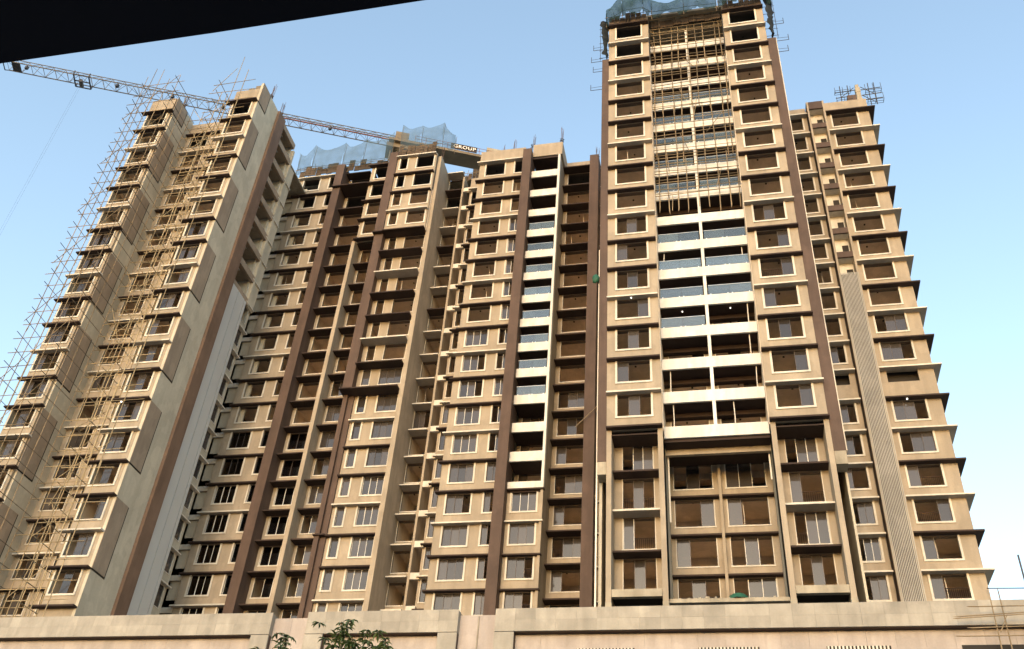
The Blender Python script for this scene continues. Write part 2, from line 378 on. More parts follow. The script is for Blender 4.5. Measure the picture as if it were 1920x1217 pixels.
prism(B, 'fin', 'beige', (-29.7, -29.25, 72.4, 77.4, DECK, 85.3))
prism(B, 'roof', 'concrete', (-49.3, -29.3, 74.7, 79.5, 85.0, 85.3)); prism(B, 'back_wall', 'olive', (-49.3, -29.3, 79.3, 79.5, DECK, 85.0))

# ============================================================ CENTRAL BLOCK (C)
K = thing('apartment_tower', (-19, 77, DECK), 'beige apartment block with one white balcony column between brown piers', 'building')
p2 = lambda n: 1 if n % 3 == 2 else 0
nC0 = -4
bay(K, -29.25, -27.25, 76.2, 75.0, nC0, 15, [(-29.2, -27.6, 'sill')], lambda n: 0 if n in (14, 11, 8) else 1, glz=lambda n, j: '110' if n == 3 else '', slab=(-29.2, -27.3), sill=.8, zbot=DECK, ztop=85, wallm='beige')
prism(K, 'shaft_wall', 'beige', (-27.25, -26.2, 77.6, 77.8, DECK, 84)); prism(K, 'shaft_wall', 'beige', (-27.25, -27.05, 75.2, 77.6, DECK, 84.4))
for n in range(nC0, 15): prism(K, 'shaft_beam', 'cream', (-27.05, -26.2, 75.25, 75.5, zf(n)-.25, zf(n)+.35))
bay(K, -26.35, -24.2, 75.6, 75.0, nC0, 14, [(-26.05, -25.2, 'sill')], lambda n: 1 if n % 2 == 0 else 0, slab=(-26.4, -24.4), glz=lambda n, j: '10' if n < 4 else '', sill=.8, zbot=DECK, ztop=84.4, wallm='beige')
def gC1(n, j):
    if j == 1: return '' if n > 10 else random.choice(['10', '11', '01'])
    return '' if n > 5 else random.choice(['111', '011', '110', '111'])
bay(K, -24.2, -19.0, 71.7, 71.2, nC0, 14, [(-23.4, -21.25), (-20.05, -19.02, 'L')], p2, (-24.4, -19.0), glz=gC1, rail=lambda n, j: n < 0 and j == 0, white=lambda n, j: 1 <= n, zbot=DECK, ztop=84.3)
prism(K, 'pier', 'brown', (-19.0, -18.05, 70.7, 72.9, DECK, 82.9))
prism(K, 'pier', 'brown', (-11.73, -10.75, 72.5, 75.0, DECK, 82.7))
prism(K, 'fin', 'white', (-15.13, -14.9, 71.5, 72.0, zf(0), 82.3)); prism(K, 'fin', 'beige', (-15.13, -14.9, 72.002, 76.4, DECK, 84.2), (-15.13, -14.9, 71.52, 72.0, DECK, zf(0)-.14))
# balcony stack
def balcony(parent, x0, x1, Y, depth, n, posts, glassy, drop=.27):
    o = prism(parent, 'balcony_parapet', 'white', (x0, x1, Y, Y+.16, zf(n)-drop, zf(n)+.70))
    fl = MB().box(x0+.002, x1-.002, Y+.162, Y+depth, zf(n)-.25, zf(n)-.07); part('balcony_floor', fl, 'dbrown', o)
    for (g0, g1) in glassy:
        k = 2
        for i in range(k):
            a0 = g0+(g1-g0)*i/k+.01; a1 = g0+(g1-g0)*(i+1)/k-.01
            me = wmesh(('bg', round(a1-a0, 3)), lambda: MB().box(0, a1-a0, 0, .014, .0, .93).mesh('glass_panel', 'rail'))
            put('glass_panel', me, o, wl(o, (a0, Y+.07, zf(n)+.73)))
        me = wmesh(('hr', round(g1-g0, 3)), lambda: MB().box(0, g1-g0, 0, .05, 0, .035).mesh('handrail', 'acp'))
        put('handrail', me, o, wl(o, (g0, Y+.05, zf(n)+1.665)))
        b = MB()
        for q in (.06, .45, .55, .94):
            xx = g0+(g1-g0)*q; b.box(xx-.04, xx+.04, Y+.045, Y+.11, zf(n)+.701, zf(n)+.82)
        part('glass_clamp', b, 'acp', o)
    return o
for n in range(0, 14): balcony(K, -18.05, -15.132, 71.5, 2.4, n, 0, [(-17.9, -15.2)] if 3 <= n <= 10 else [], .27 if n else -.01)
prism(K, 'balcony_soffit', 'dbrown', (-18.05, -15.132, 71.52, 73.9, 81.9, 82.1)); prism(K, 'parapet', 'beige', (-18.05, -14.9, 71.5, 71.7, 82.302, 84.3), (-14.9, -14.7, 71.5, 76, 82.302, 84.3))
bay(K, -18.05, -15.132, 73.9, 73.6, 0, 14, [(-17.7, -15.4, 'sill')], p2, slabs=False, sill=.05, glz=lambda n, j: random.choice(['110', '011', '100']) if n < 3 else '')
bay(K, -18.05, -15.132, 71.75, 71.35, nC0, 0, [(-17.62, -15.5)], lambda n: 1 if n == -1 else 0, slab=(-18.05, -14.8), glz=lambda n, j: '111' if n > -3 else '110', white=lambda n, j: n == -1, rail=lambda n, j: n < -1, zbot=DECK, ztop=zf(0)-.135)
bay(K, -14.9, -11.73, 74.5, 73.4, nC0, 14, [(-14.48, -11.85, 'sill')], lambda n: 0, glz=lambda n, j: random.choice(['010', '111', '100', '011']) if n < 4 else '', rail=lambda n, j: n < 1 and n % 2 == 0, zbot=DECK, ztop=84)
bay(K, -10.75, -8.3, 74.5, 74.1, nC0, 14, [(-10.4, -9.2)], lambda n: 1, glz=lambda n, j: '11' if n < 3 else '', zbot=DECK, ztop=83.6)
prism(K, 'roof', 'concrete', (-29.0, -8.3, 76.5, 80, 83.0, 83.2)); prism(K, 'back_wall', 'olive', (-29.2, -8.3, 80, 80.2, DECK, 83.2))
prism(K, 'roof', 'concrete', (-29.2, -26.2, 76.46, 80.6, 85.0, 85.2))
prism(K, 'drain_pipe', 'pipe', (-10.38, -10.28, 73.9, 74.0, DECK, 82))

# ============================================================ TALL TOWER (D)
R0 = random.Random(21)
D = thing('apartment_tower', (0, 66, DECK), 'tallest apartment tower in the middle, white glass balconies between two window bays, net on top', 'building')
pD = lambda n: 1 if (n % 3 == 0 and n < 14) or n == 14 else 0
def gD(n, j): return random.choice(['010', '100', '010', '001']) if n < 6 else ''
for x0, x1, w0, w1, sx in ((-7.76, -3.82, -6.99, -4.57, (-7.76, -3.80)), (3.5, 7.36, 4.16, 6.56, (3.46, 7.42))):
    bay(D, x0, x1, 58.2, 57.75, -1, 15, [(w0, w1)], pD, sx, glz=gD, rail=lambda n, j: x0 > 0 and n == 3, ztop=86.4)
    # recessed base below
    bay(D, x0+.35, x1-.35, 59.9, 58.85, -5, -1, [(x0+.95, x1-.85, 'sill')], lambda n: 1 if n == -3 else 0, glz=lambda n, j: random.choice(['010', '011', '100']), rail=lambda n, j: n in (-3, -4), sill=.55, white=lambda n, j: j == 0 and n % 2 == 0)
    for q0 in (x0, x1-.35):
        prism(D, 'pilaster', 'beige', (q0, q0+.35, 58.2, 60.2, 24.4, zf(-1)-.14)); prism(D, 'pilaster_base', 'concrete', (q0-.02, q0+.37, 58.18, 60.2, DECK, 24.398))
    prism(D, 'beam', 'concrete', (x0+.372, x1-.372, 58.22, 58.6, zf(-5)-.45, zf(-5)+.05))
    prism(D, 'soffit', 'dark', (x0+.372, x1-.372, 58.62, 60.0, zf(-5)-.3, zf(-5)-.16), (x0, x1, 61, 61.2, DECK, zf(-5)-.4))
    prism(D, 'back_soffit', 'dbrown', (x0+.352, x1-.352, 58.25, 59.88, zf(-1)-.55, zf(-1)-.45))
side = MB().box(-3.90, -3.82, 58.46, 62.9, DECK, 86).box(3.50, 3.58, 58.46, 62.9, DECK, 86).box(-8.4, -8.2, 59.42, 78, DECK, 79).box(8.0, 8.15, 59.42, 78, DECK, 79)
part('side_wall', side, 'olive', D)
prism(D, 'pier', 'brown', (-8.42, -7.765, 58.25, 59.4, 34.6, zf(13)+1.0)); prism(D, 'pier', 'brown', (7.365, 8.17, 58.25, 59.4, 34.6, zf(13)+1.0))
prism(D, 'pier_end', 'concrete', (-8.40, -7.785, 58.27, 59.4, 33.6, 34.598)); prism(D, 'pier_end', 'concrete', (7.385, 8.15, 58.27, 59.4, 33.6, 34.598))
prism(D, 'pier_edge', 'cream', (8.172, 8.24, 58.3, 59.4, 34.6, zf(13)+1.0)); prism(D, 'drain_pipe', 'pipe', (-8.53, -8.43, 58.6, 58.7, DECK, 55))
glD = {2: 1, 3: 3, 4: 3, 5: 3, 7: 3, 8: 3, 9: 3, 10: 3, 11: 3}
for n in range(-1, 15):
    gl = [(-3.72, -.36)] if glD.get(n, 0) & 1 else []
    if glD.get(n, 0) & 2: gl.append((.04, 3.40))
    o = balcony(D, -3.818, 3.498, 59.4, 2.0, n, 0, gl)
    if n < 14: prism(o, 'balcony_post', 'white', (-.28, -.04, 59.42, 59.58, zf(n)+.702, zf(n+1)-.272))
    else: prism(o, 'balcony_post', 'white', (-.28, -.04, 59.42, 59.58, zf(n)+.702, 85.0))
bay(D, -3.82, 3.5, 61.4, 61.0, -1, 15, [(-3.35, -.65, 'sill'), (.25, 3.05, 'sill')], p3, slabs=False, sill=.0, glz=lambda n, j: random.choice(['010', '001', '100', '']), zbot=zf(-1)-.2, ztop=86)
for n, x in ((4, -3.3), (4, 2.95), (1, 2.8), (0, -3.2), (0, 3.05), (-1, -3.1), (-1, 1.2), (2, 2.9)):
    tb = MB().tube([(x, 59.75, zf(n)+.1), (x+R0.uniform(-.06, .06), 59.75, zf(n)+1.5), (x+.02, 59.75, zf(n+1)-.26)], .035, 6); part('waste_pipe', tb, 'pipe', D)
prism(D, 'soffit', 'concrete', (-3.8, 3.48, 59.45, 61.4, 85.1, 86.0))
for n in range(-1, 15): prism(D, 'balcony_beam', 'dbrown', (-3.8, 3.48, 60.9, 61.38, zf(n)-.62, zf(n)-.26))
# recessed centre of the base
prism(D, 'soffit', 'dbrown', (-3.81, 3.49, 59.6, 63.0, zf(-1)-.50, zf(-1)-.28)); prism(D, 'beam', 'beige', (-3.81, 3.49, 60.6, 60.9, zf(-1)-.95, zf(-1)-.52))
bay(D, -3.82, 3.5, 63.3, 62.85, -5, -1, [(-3.46, -.73, 'sill'), (.25, 3.02, 'sill')], lambda n: 0, glz=lambda n, j: random.choice(['010', '001', '100', '011', '110']), white=lambda n, j: random.random() < .5, sill=.75, ztop=zf(-1)-.13)
prism(D, 'pilaster', 'beige', (-.30, -.10, 62.8, 63.29, DECK, zf(-1)-.6))
prism(D, 'ledge', 'concrete', (-3.81, 3.49, 58.6, 62.8, zf(-5)-.75, zf(-5)-.5))
prism(D, 'drain_pipe', 'pipe', (-3.72, -3.62, 61.0, 61.1, zf(-3), zf(-1)-.6)); prism(D, 'drain_pipe', 'pipe', (3.30, 3.40, 61.0, 61.1, zf(-2), zf(-1)-.6))
prism(D, 'roof', 'concrete', (-7.7, 7.3, 58.3, 66, 86.4, 86.7)); prism(D, 'back_wall', 'olive', (-8.2, 8.0, 77.8, 78, DECK, 79)); prism(D, 'roof', 'concrete', (-8.2, 8.0, 66, 78, 79.0, 79.2))
for x, n in ((-2.1, 3), (1.6, 3)): prism(D, 'lit_bulb', 'bulb', (x, x+.07, 60.0, 60.07, zf(n)-.33, zf(n)-.26))
prism(D, 'lit_bulb', 'bulb', (-5.9, -5.83, 57.95, 58.02, zf(3)-.20, zf(3)-.14))

# ============================================================ RIGHT BLOCK (E)
Eb = thing('apartment_tower', (13, 75, DECK), 'right-hand apartment block with jutting cornices at its corner and a white louvre strip', 'building')
pE = lambda n: 0 if n % 2 == 0 else 1
gE = lambda n, j: random.choice(['110', '010', '100', '011', '001']) if n < 5 else ''
bay(Eb, 13.5, 17.77, 70.2, 69.6, -4, 14, [(14.05, 16.52)], pE, (13.4, 17.765), glz=gE, raw=99, skip=(2,), rail=lambda n, j: n in (-1, -2, -4), zbot=DECK, ztop=84.1)
for n in range(-4, 15): put('cornice_return', wmesh(('cr', n % 2), lambda: slabmesh(.59, 2.8, .132, n % 2)), Eb, wl(Eb, (17.768, 69.6, zf(n)+.002)))
bay(Eb, 8.4, 11.55, 70.2, 69.6, -4, 14, [(9.4, 11.05)], lambda n: 1, glz=gE, raw=99, skip=(2,), zbot=DECK, ztop=83.6, white=lambda n, j: n == -3)
for x0, x1 in ((13.56, 17.4), (8.46, 11.5)): prism(Eb, 'refuge_shade_sheet', 'dark', (x0, x1, 70.9, 71.0, zf(2)+.6, zf(3)+.28))  # dark sheets added behind the refuge openings in place of deep shade
prism(Eb, 'side_wall', 'olive', (17.5, 17.77, 70.46, 80, DECK, 84.1)); prism(Eb, 'roof', 'concrete', (8.4, 17.5, 74.7, 80, 83, 83.2)); prism(Eb, 'back_wall', 'olive', (8.4, 17.5, 79.8, 80, DECK, 83))
sh = MB().box(11.62, 11.80, 69.3, 72, DECK, 83.5).box(13.20, 13.38, 69.3, 72, DECK, 83.5); part('shaft_wall', sh, ['beige'], Eb)
prism(Eb, 'shaft_side', 'dbrown', (11.60, 11.618, 69.3, 70.2, DECK, 83.5)); prism(Eb, 'shaft_back_wall', 'cream', (11.8, 13.2, 70.3, 70.5, 55, 83.5))
for n in range(4, 15):
    z1 = zf(n)+.87 if n < 14 else 83.5
    prism(Eb, 'shaft_spandrel', 'brown', (11.802, 13.198, 69.32, 69.5, zf(n)+.2 if n < 14 else 82.4, z1))
    prism(Eb, 'shaft_floor', 'cream', (11.802, 13.198, 69.52, 70.29, zf(n)+.22, zf(n)+.36))
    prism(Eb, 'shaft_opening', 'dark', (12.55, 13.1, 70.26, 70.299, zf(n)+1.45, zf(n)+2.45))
lv = prism(Eb, 'louvre_backing', 'dbrown', (11.803, 13.197, 69.31, 69.36, DECK, 59.3))
slm = MB().box(0, .056, 0, .09, 0, 59.4-DECK).mesh('slat', 'lgrey')
for i in range(15): put('slat', slm, lv, wl(lv, (11.66+i*.1135, 69.20, DECK)))
prism(Eb, 'lit_bulb', 'bulb', (15.1, 15.2, 69.85, 69.95, zf(2)-.22, zf(2)-.14))

# ============================================================ PODIUM
P = thing('podium_building', (0, 66, G), 'long beige podium wall with stone coping and pale pink panels along the bottom', 'building')
prism(P, 'podium_wall', 'concrete', (-85, 50, 56.9, 95, G, DECK))
PORT = [(-62.5, -29.05), (-26.6, -16.6), (-14.25, 26.0)]
YF = 56.0
stone, pink = {}, {}
def panel(name, m, x0, x1, y, z0, z1, d=.12):
    me = wmesh((name, m, round(x1-x0, 3), round(z1-z0, 3), d), lambda: MB().box(0, x1-x0, 0, d, 0, z1-z0).mesh(name, m))
    return put(name, me, P, wl(P, (x0, y, z0)))
for (x0, x1) in PORT:
    k = max(1, round((x1-x0)/1.27)); w = (x1-x0)/k
    for i in range(k):
        for (z0, z1) in ((21.78, 22.49), (22.494, 23.2)):
            panel('cladding_panel', 'stone', x0+i*w, x0+(i+1)*w-.006, YF+random.uniform(-.004, .004), z0, z1)
    prism(P, 'coping_core', 'stone', (x0+.01, x1-.01, YF+.125, 57.3, 21.79, 23.16))
    for lx in ([x1-1.22] if x0 < -50 else [x0] if x1 > 20 else [x0, x1-1.22]):
        for z0 in (12.0, 15.25, 18.5): panel('cladding_panel', 'stone', lx, lx+1.22, YF, z0, z0+3.24)
        prism(P, 'leg_core', 'brown', (lx+.01, lx+1.21, YF+.125, 56.9, 12, 21.77))
    a0 = x0 + (0 if x0 < -50 else 1.23); a1 = x1 - (0 if x1 > 20 else 1.23)
    k = round((a1-a0)/1.55); w = (a1-a0)/k
    for i in range(k): panel('wall_panel', 'pink', a0+i*w, a0+(i+1)*w-.008, YF+.52, 15, 21.72, .1)
    prism(P, 'lip_shadow_gap', 'dbrown', (a0, a1, YF+.15, YF+.50, 21.73, 21.775))
for (x0, x1) in ((-29.05, -26.6), (-16.6, -14.25)):
    for i in range(2):
        w = (x1-x0)/2; panel('wall_panel', 'pink', x0+i*w, x0+(i+1)*w-.012, YF+.45, 12, 22.98, .1)
for vx in (-9.25, -2.1, 5.05):
    fr = prism(P, 'vent_grille', 'dark', (vx, vx+3.45, YF+.49, YF+.512, 19.6, 20.85))
    sm = wmesh('ventslat', lambda: MB().box(0, .10, 0, .05, 0, 1.2).mesh('slat', 'cream'))
    for i in range(17): put('slat', sm, fr, wl(fr, (vx+.04+i*.2, YF+.42, 19.63)))
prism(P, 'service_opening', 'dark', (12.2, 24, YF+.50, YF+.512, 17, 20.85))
prism(P, 'plinth', 'stone', (-85, 50, 56.3, 56.9, G, 12))
prism(P, 'rain_pipe', 'concrete', (-15.42, -15.36, YF+.38, YF+.44, 12, 22.9))

# ============================================================ BAMBOO
def pole_mesh(i, m):
    rr = random.Random(i); b = MB(); dx, dy = rr.uniform(-.012, .012), rr.uniform(-.012, .012)
    b.tube([(0, 0, 0), (dx, dy, .33), (dx*1.1, dy*.8, .66), (0, 0, 1)], 1, 6, 0, .75)
    return b
PM = {}
def pole(parent, p, q, r=.042, m='bamboo', name='bamboo_pole'):
    p, q = Vector(p), Vector(q); d = q-p; L = d.length
    i = random.randrange(5); key = (i, m, r, round(L))
    if key not in PM:
        b = pole_mesh(i, m); Lr = max(1, round(L))
        b.v = [(x*r if abs(x) > .05 or abs(y) > .05 else x, y*r, z*Lr) for x, y, z in b.v]; PM[key] = (b.mesh(name, m), Lr)
    me, Lr = PM[key]
    o = bpy.data.objects.new(name, me); C.objects.link(o); o.parent = parent
    o.location = wl(parent, p); o.rotation_mode = 'QUATERNION'; o.rotation_quaternion = d.to_track_quat('Z', 'Y'); o.scale = (1, 1, L/Lr)
    return o
R = random.uniform
def run(parent, p, q, step=6.2, r=.042, j=.09, m='bamboo'):
    p, q = Vector(p), Vector(q); L = (q-p).length; k = max(1, round(L/step)); d = (q-p)/k
    for i in range(k):
        off = Vector((R(-j, j), R(-j, j)*.5, 0))
        pole(parent, p+d*i+off-d*.06*(i > 0), p+d*(i+1)+off*.5+Vector((R(-j, j), 0, 0)), r, m)
S1 = thing('bamboo_scaffold', (-58.6, 57.7, DECK), 'bamboo scaffold lattice round the leftmost window bay, sticking out against the sky', 'scaffold', 'bamboo scaffolds')
YS = 57.65
for x in (-60.15, -59.4, -58.4, -57.25, -56.0): run(S1, (x, YS, DECK), (x, YS, 87+R(-1, 1.5)), 7)
run(S1, (-60.1, 59.3, DECK), (-60.1, 59.3, 85.5), 7)
for y in (59.6, 61.4): run(S1, (-55.8, y, DECK), (-55.8, y, 85.5), 9)
z = DECK+1.2
while z < 86.5:
    pole(S1, (-60.7+R(-.3, .3), YS-.06, z+R(-.1, .1)), (-55.2+R(-.3, .3), YS-.06, z+R(-.1, .1)), .038)
    pole(S1, (-60.15+R(-.1, .1), 57.0+R(-.3, .2), z+.12), (-60.3, 59.7, z+.12+R(-.1, .1)), .036, 'bambood')
    pole(S1, (-55.75, 56.9+R(-.2, .2), z+.1), (-55.8, 62.3, z+.1+R(-.1, .1)), .036, 'bambood')
    z += 1.55
for k in range(9):
    z0 = 24+k*7; pole(S1, (-60.7, YS-.1, z0), (-56.1, YS-.1, z0+6.5), .036); 
S2 = thing('bamboo_scaffold', (-51, 60, DECK), 'dense bamboo scaffold in the recess between the two left window bays', 'scaffold', 'bamboo scaffolds')
for x in (-54.6, -53.2, -51.9): run(S2, (x, 61.75, DECK), (x, 61.75, 85), 7.5, .045, .09, 'bambooy')
for x, y in ((-50.2, 58.0), (-50.55, 59.4), (-50.3, 60.6), (-50.9, 61.2)): run(S2, (x, y, DECK), (x, y, 83.5+R(-1, 2)), 7, .05, .14, 'bambooy')
for x in (-48.6, -47.4): run(S2, (x, YS, DECK), (x, YS, 87.5+R(-2, 1)), 7.5, .045, .09, 'bambooy')
z = DECK+1.0
while z < 85:
    pole(S2, (-56.0, 61.7, z+R(-.1, .1)), (-49.9, 61.7, z+R(-.1, .1)), .04, 'bambooy')
    pole(S2, (-50.9+R(-.3, .2), YS-.05, z+.3+R(-.12, .12)), (-45.9+R(-.7, .4), YS-.05, z+.3+R(-.12, .12)), .038, 'bambooy')
    pole(S2, (-50.3, 57.3, z+.5), (-50.5, 62.0, z+.5+R(-.2, .2)), .038, 'bambooy')
    z += 1.55
for k in range(26):
    z0 = 23+k*2.4; x = R(-55, -51.5); pole(S2, (x, 61.6, z0), (x+R(-2.2, 2.2), 61.6, z0+R(1.8, 3)), .036, 'bambooy')
    if k % 2: pole(S2, (-50.9, YS, z0), (-48.2+R(-1, 1), YS, z0+R(2, 3.5)), .036, 'bambooy')
# tower scaffold over the upper balconies
S3 = thing('bamboo_scaffold', (0, 59, zf(6)), 'bamboo scaffold grid lashed in front of the upper white balconies', 'scaffold', 'bamboo scaffolds')
for i in range(9):
    x = -3.55+i*.86+R(-.12, .12); run(S3, (x, 59.15, zf(6)+.8+R(-.3, .6)), (x+R(-.2, .2), 59.15, 86.5+R(-.5, .6)), 6.5, .05, .14)
z = zf(7)-.2
while z < 86.5:
    zz = R(-.35, .35); pole(S3, (-3.75, 59.08, z+zz*.3), (3.45, 59.08, z+zz), .045)
    if R(0, 1) < .55: pole(S3, (-3.75, 59.02, z+.3), (3.45, 59.02, z+.3+R(-.4, .4)), .035)
    z += 1.0+R(-.2, .2)
for k in range(10): x = R(-3.4, 2); z0 = zf(6)+1+k*2.4; pole(S3, (x, 59.05, z0), (x+R(-1, 1.6), 59.05, z0+R(1.5, 2.6)), .034)
# street-side scaffold at the podium's right end
S4 = thing('bamboo_scaffold', (14.5, 55.2, G), 'small bamboo scaffold in front of the podium at the right edge', 'scaffold', 'bamboo scaffolds')
for x in (14.0, 14.4, 16.4, 16.7, 18.8): run(S4, (x, 55.3, G), (x+R(-.1, .1), 55.3, 23.4+R(-.6, .5)), 6.5, .045)
for k, (z0, dl) in enumerate(((22.55, 0), (22.3, -.9), (22.2, -1.0), (21.35, -.3), (20.9, -.9), (20.3, -.1), (18.9, 0), (17.4, -.6), (15.5, 0))):
    pole(S4, (12.9+dl, 55.2, z0-(.35 if k in (1, 2, 5) else .05)), (19.5, 55.2, z0+R(-.05, .15)), .034)
pole(S4, (14.0, 55.1, 21.0), (14.5, 55.1, 21.9), .03)

# ============================================================ SAFETY NETS ON THE ROOFS
def net(name, label, path, base, tops, out=(0, -1), seed=1, sag=.9, group='rooftop safety nets', nm='net'):
    """path: list of (x, y) posts; net hangs between posts from the post tops down to the slab edge."""
    rr = random.Random(seed)
    root = thing(name, (path[0][0], path[0][1], base), label, 'safety net', group)
    b = MB(); nu, nv = 14, 9
    for i in range(len(path)-1):
        (xa, ya), (xb, yb) = path[i], path[i+1]; i0 = len(b.v)
        for u in range(nu+1):
            t = u/nu; s = 4*t*(1-t)
            zt = tops[i]+(tops[i+1]-tops[i])*t - sag*s
            for v in range(nv+1):
                q = v/nv; bul = .5*math.sin(q*math.pi)*s + .25*q
                zz = base+(zt-base)*q - .35*math.sin(q*3.1)*rr.random()*.4
                b.v.append((xa+(xb-xa)*t+out[0]*bul+rr.uniform(-.04, .04), ya+(yb-ya)*t+out[1]*bul+rr.uniform(-.16, .16)*(1-q*.85)+.22*math.sin(t*9+q*4+i)*(1-q*.7), zz+rr.uniform(-.05, .05)*(q < .85)))
        for u in range(nu):
            for v in range(nv):
                k = i0+u*(nv+1)+v; b.f.append((k, k+nv+1, k+nv+2, k+1)); b.m.append(0)
    part('net_sheet', b, nm, root, True)
    for (x, y), zt in zip(path, tops): pole(root, (x, y+.15, base-.3), (x, y+.12, zt+.05), .035, 'bambood', 'net_post')
    for i in range(len(path)-1):
        (xa, ya), (xb, yb) = path[i], path[i+1]
        pole(root, (xa, ya+.2, base+1.0), (xb, yb+.2, base+1.0+R(-.15, .15)), .03, 'bambood', 'net_rail')
    return root
net('safety_net', 'pale blue net sagging along the roof edge left of the crane counter-jib', [(-48.2, 73.2), (-46.2, 73.0), (-42.2, 73.0), (-39.6, 73.0), (-36.0, 73.0)], 86.0, [89.6, 90.5, 90.3, 90.6, 91.3], seed=3, sag=1.1)
net('safety_net', 'blue net peaked on posts above the roof corner by the GROUP sign', [(-34.9, 72.5), (-32.3, 72.5), (-29.6, 72.6), (-28.2, 73.4)], 87.2, [91.7, 91.1, 91.4, 89.8], seed=5, sag=.6)
net('safety_net', 'blue-green net round the top left corner of the tallest tower', [(-8.1, 60.2), (-8.0, 57.9), (-6.3, 57.0), (-4.2, 57.0), (-3.4, 57.6)], 85.5, [86.9, 87.6, 88.6, 88.6, 88.0], seed=7, sag=.25, nm='net2')
net('safety_net', 'blue-green net sagging over the balconies at the top of the tallest tower', [(-3.4, 57.7), (-.2, 57.6), (3.0, 57.7)], 85.6, [88.0, 87.6, 88.4], seed=9, sag=.7, nm='net2')
net('safety_net', 'blue-green net round the top right corner of the tallest tower', [(3.2, 57.5), (5.2, 57.0), (7.4, 57.0), (8.3, 58.4), (8.4, 60.2)], 85.5, [88.6, 89.0, 89.0, 88.2, 87.0], seed=11, sag=.25, nm='net2')
# hanging net tails down the tower's flanks
def tail(x, label, seed):
    rr = random.Random(seed); b = MB(); n = 16
    for i in range(n+1):
        zz = 86.5-i*.36; w_ = (.75+rr.uniform(-.25, .25))*(1-i/n*.5)
        b.v += [(x-w_*.5+rr.uniform(-.1, .1), 58.0+rr.uniform(-.15, .15), zz), (x+w_*.5+rr.uniform(-.1, .1), 58.3+rr.uniform(-.15, .15), zz), (x+rr.uniform(-.1, .1), 58.9, zz)]
    for i in range(n):
        k = i*3; b.f += [(k, k+1, k+4, k+3), (k+1, k+2, k+5, k+4)]; b.m += [0, 0]
    t = thing('safety_net', (x, 58.4, 80.7), label, 'safety net', 'rooftop safety nets'); part('net_sheet', b, 'netdark', t, True)
    for q in range(5): pole(t, (x-.6, 58.6, 81+q*1.2), (x+.6, 58.6, 81+q*1.2+R(-.2, .2)), .03, 'steel', 'bracket')
    pole(t, (x+(.5 if x > 0 else -.5), 58.5, 80.6), (x+(.5 if x > 0 else -.5), 58.5, 87), .03, 'steel', 'bracket')
tail(-8.15, 'bunched dark net hanging down the left flank of the tallest tower', 1)
tail(7.95, 'bunched dark net hanging down the right flank of the tallest tower', 2)

# shuttering and clutter on roofs
def shutter(label, x0, x1, y0, y1, z, nplk, seed):
    rr = random.Random(seed); t = thing('shuttering', ((x0+x1)/2, y0, z), label, 'formwork', 'timber shuttering on the roofs')
    w = (x1-x0)/nplk
    for i in range(nplk):
        zz = z+rr.uniform(.8, 1.9); dy = rr.uniform(-.15, .1)
        part('plank', MB().box(x0+i*w, x0+(i+1)*w-.03, y0+dy, y0+dy+.08, z+.01, zz), 'plank', t)
    for i in range(max(3, nplk//2)):
        x = x0+(x1-x0)*(i+.5)/max(3, nplk//2); pole(t, (x, y0-.1, z+.0), (x+rr.uniform(-.3, .3), y0-.15, z+rr.uniform(1.2, 2.0)), .035, 'bambood', 'prop')
        pole(t, (x-.4, y0-.2, z+.5), (x+1.2, y0-.25, z+.5+rr.uniform(-.2, .3)), .03, 'bambood', 'prop')
    pole(t, (x0-.3, y0-.3, z+.9), (x1+.3, y0-.3, z+1.0), .035, 'bamboo', 'ledger')
shutter('timber shuttering under the pale blue net on the roof edge', -47.5, -36.2, 73.05, 74, 85.22, 16, 1)
shutter('timber shuttering above the bay left of the GROUP sign', -34.4, -29.8, 71.6, 73, 85.22, 9, 2)
shutter('timber shuttering heaped on the recessed roof beside the GROUP sign', -29.0, -25.6, 76.4, 77, 85.02, 7, 3)
shutter('timber shuttering over the left window bay of the tallest tower', -7.7, -3.9, 57.85, 59, 85.22, 7, 4)
shutter('timber shuttering over the balconies of the tallest tower', -3.6, 3.3, 58.9, 59.5, 85.3, 9, 5)
shutter('timber shuttering over the right window bay of the tallest tower', 3.6, 7.3, 57.85, 59, 85.22, 7, 6)
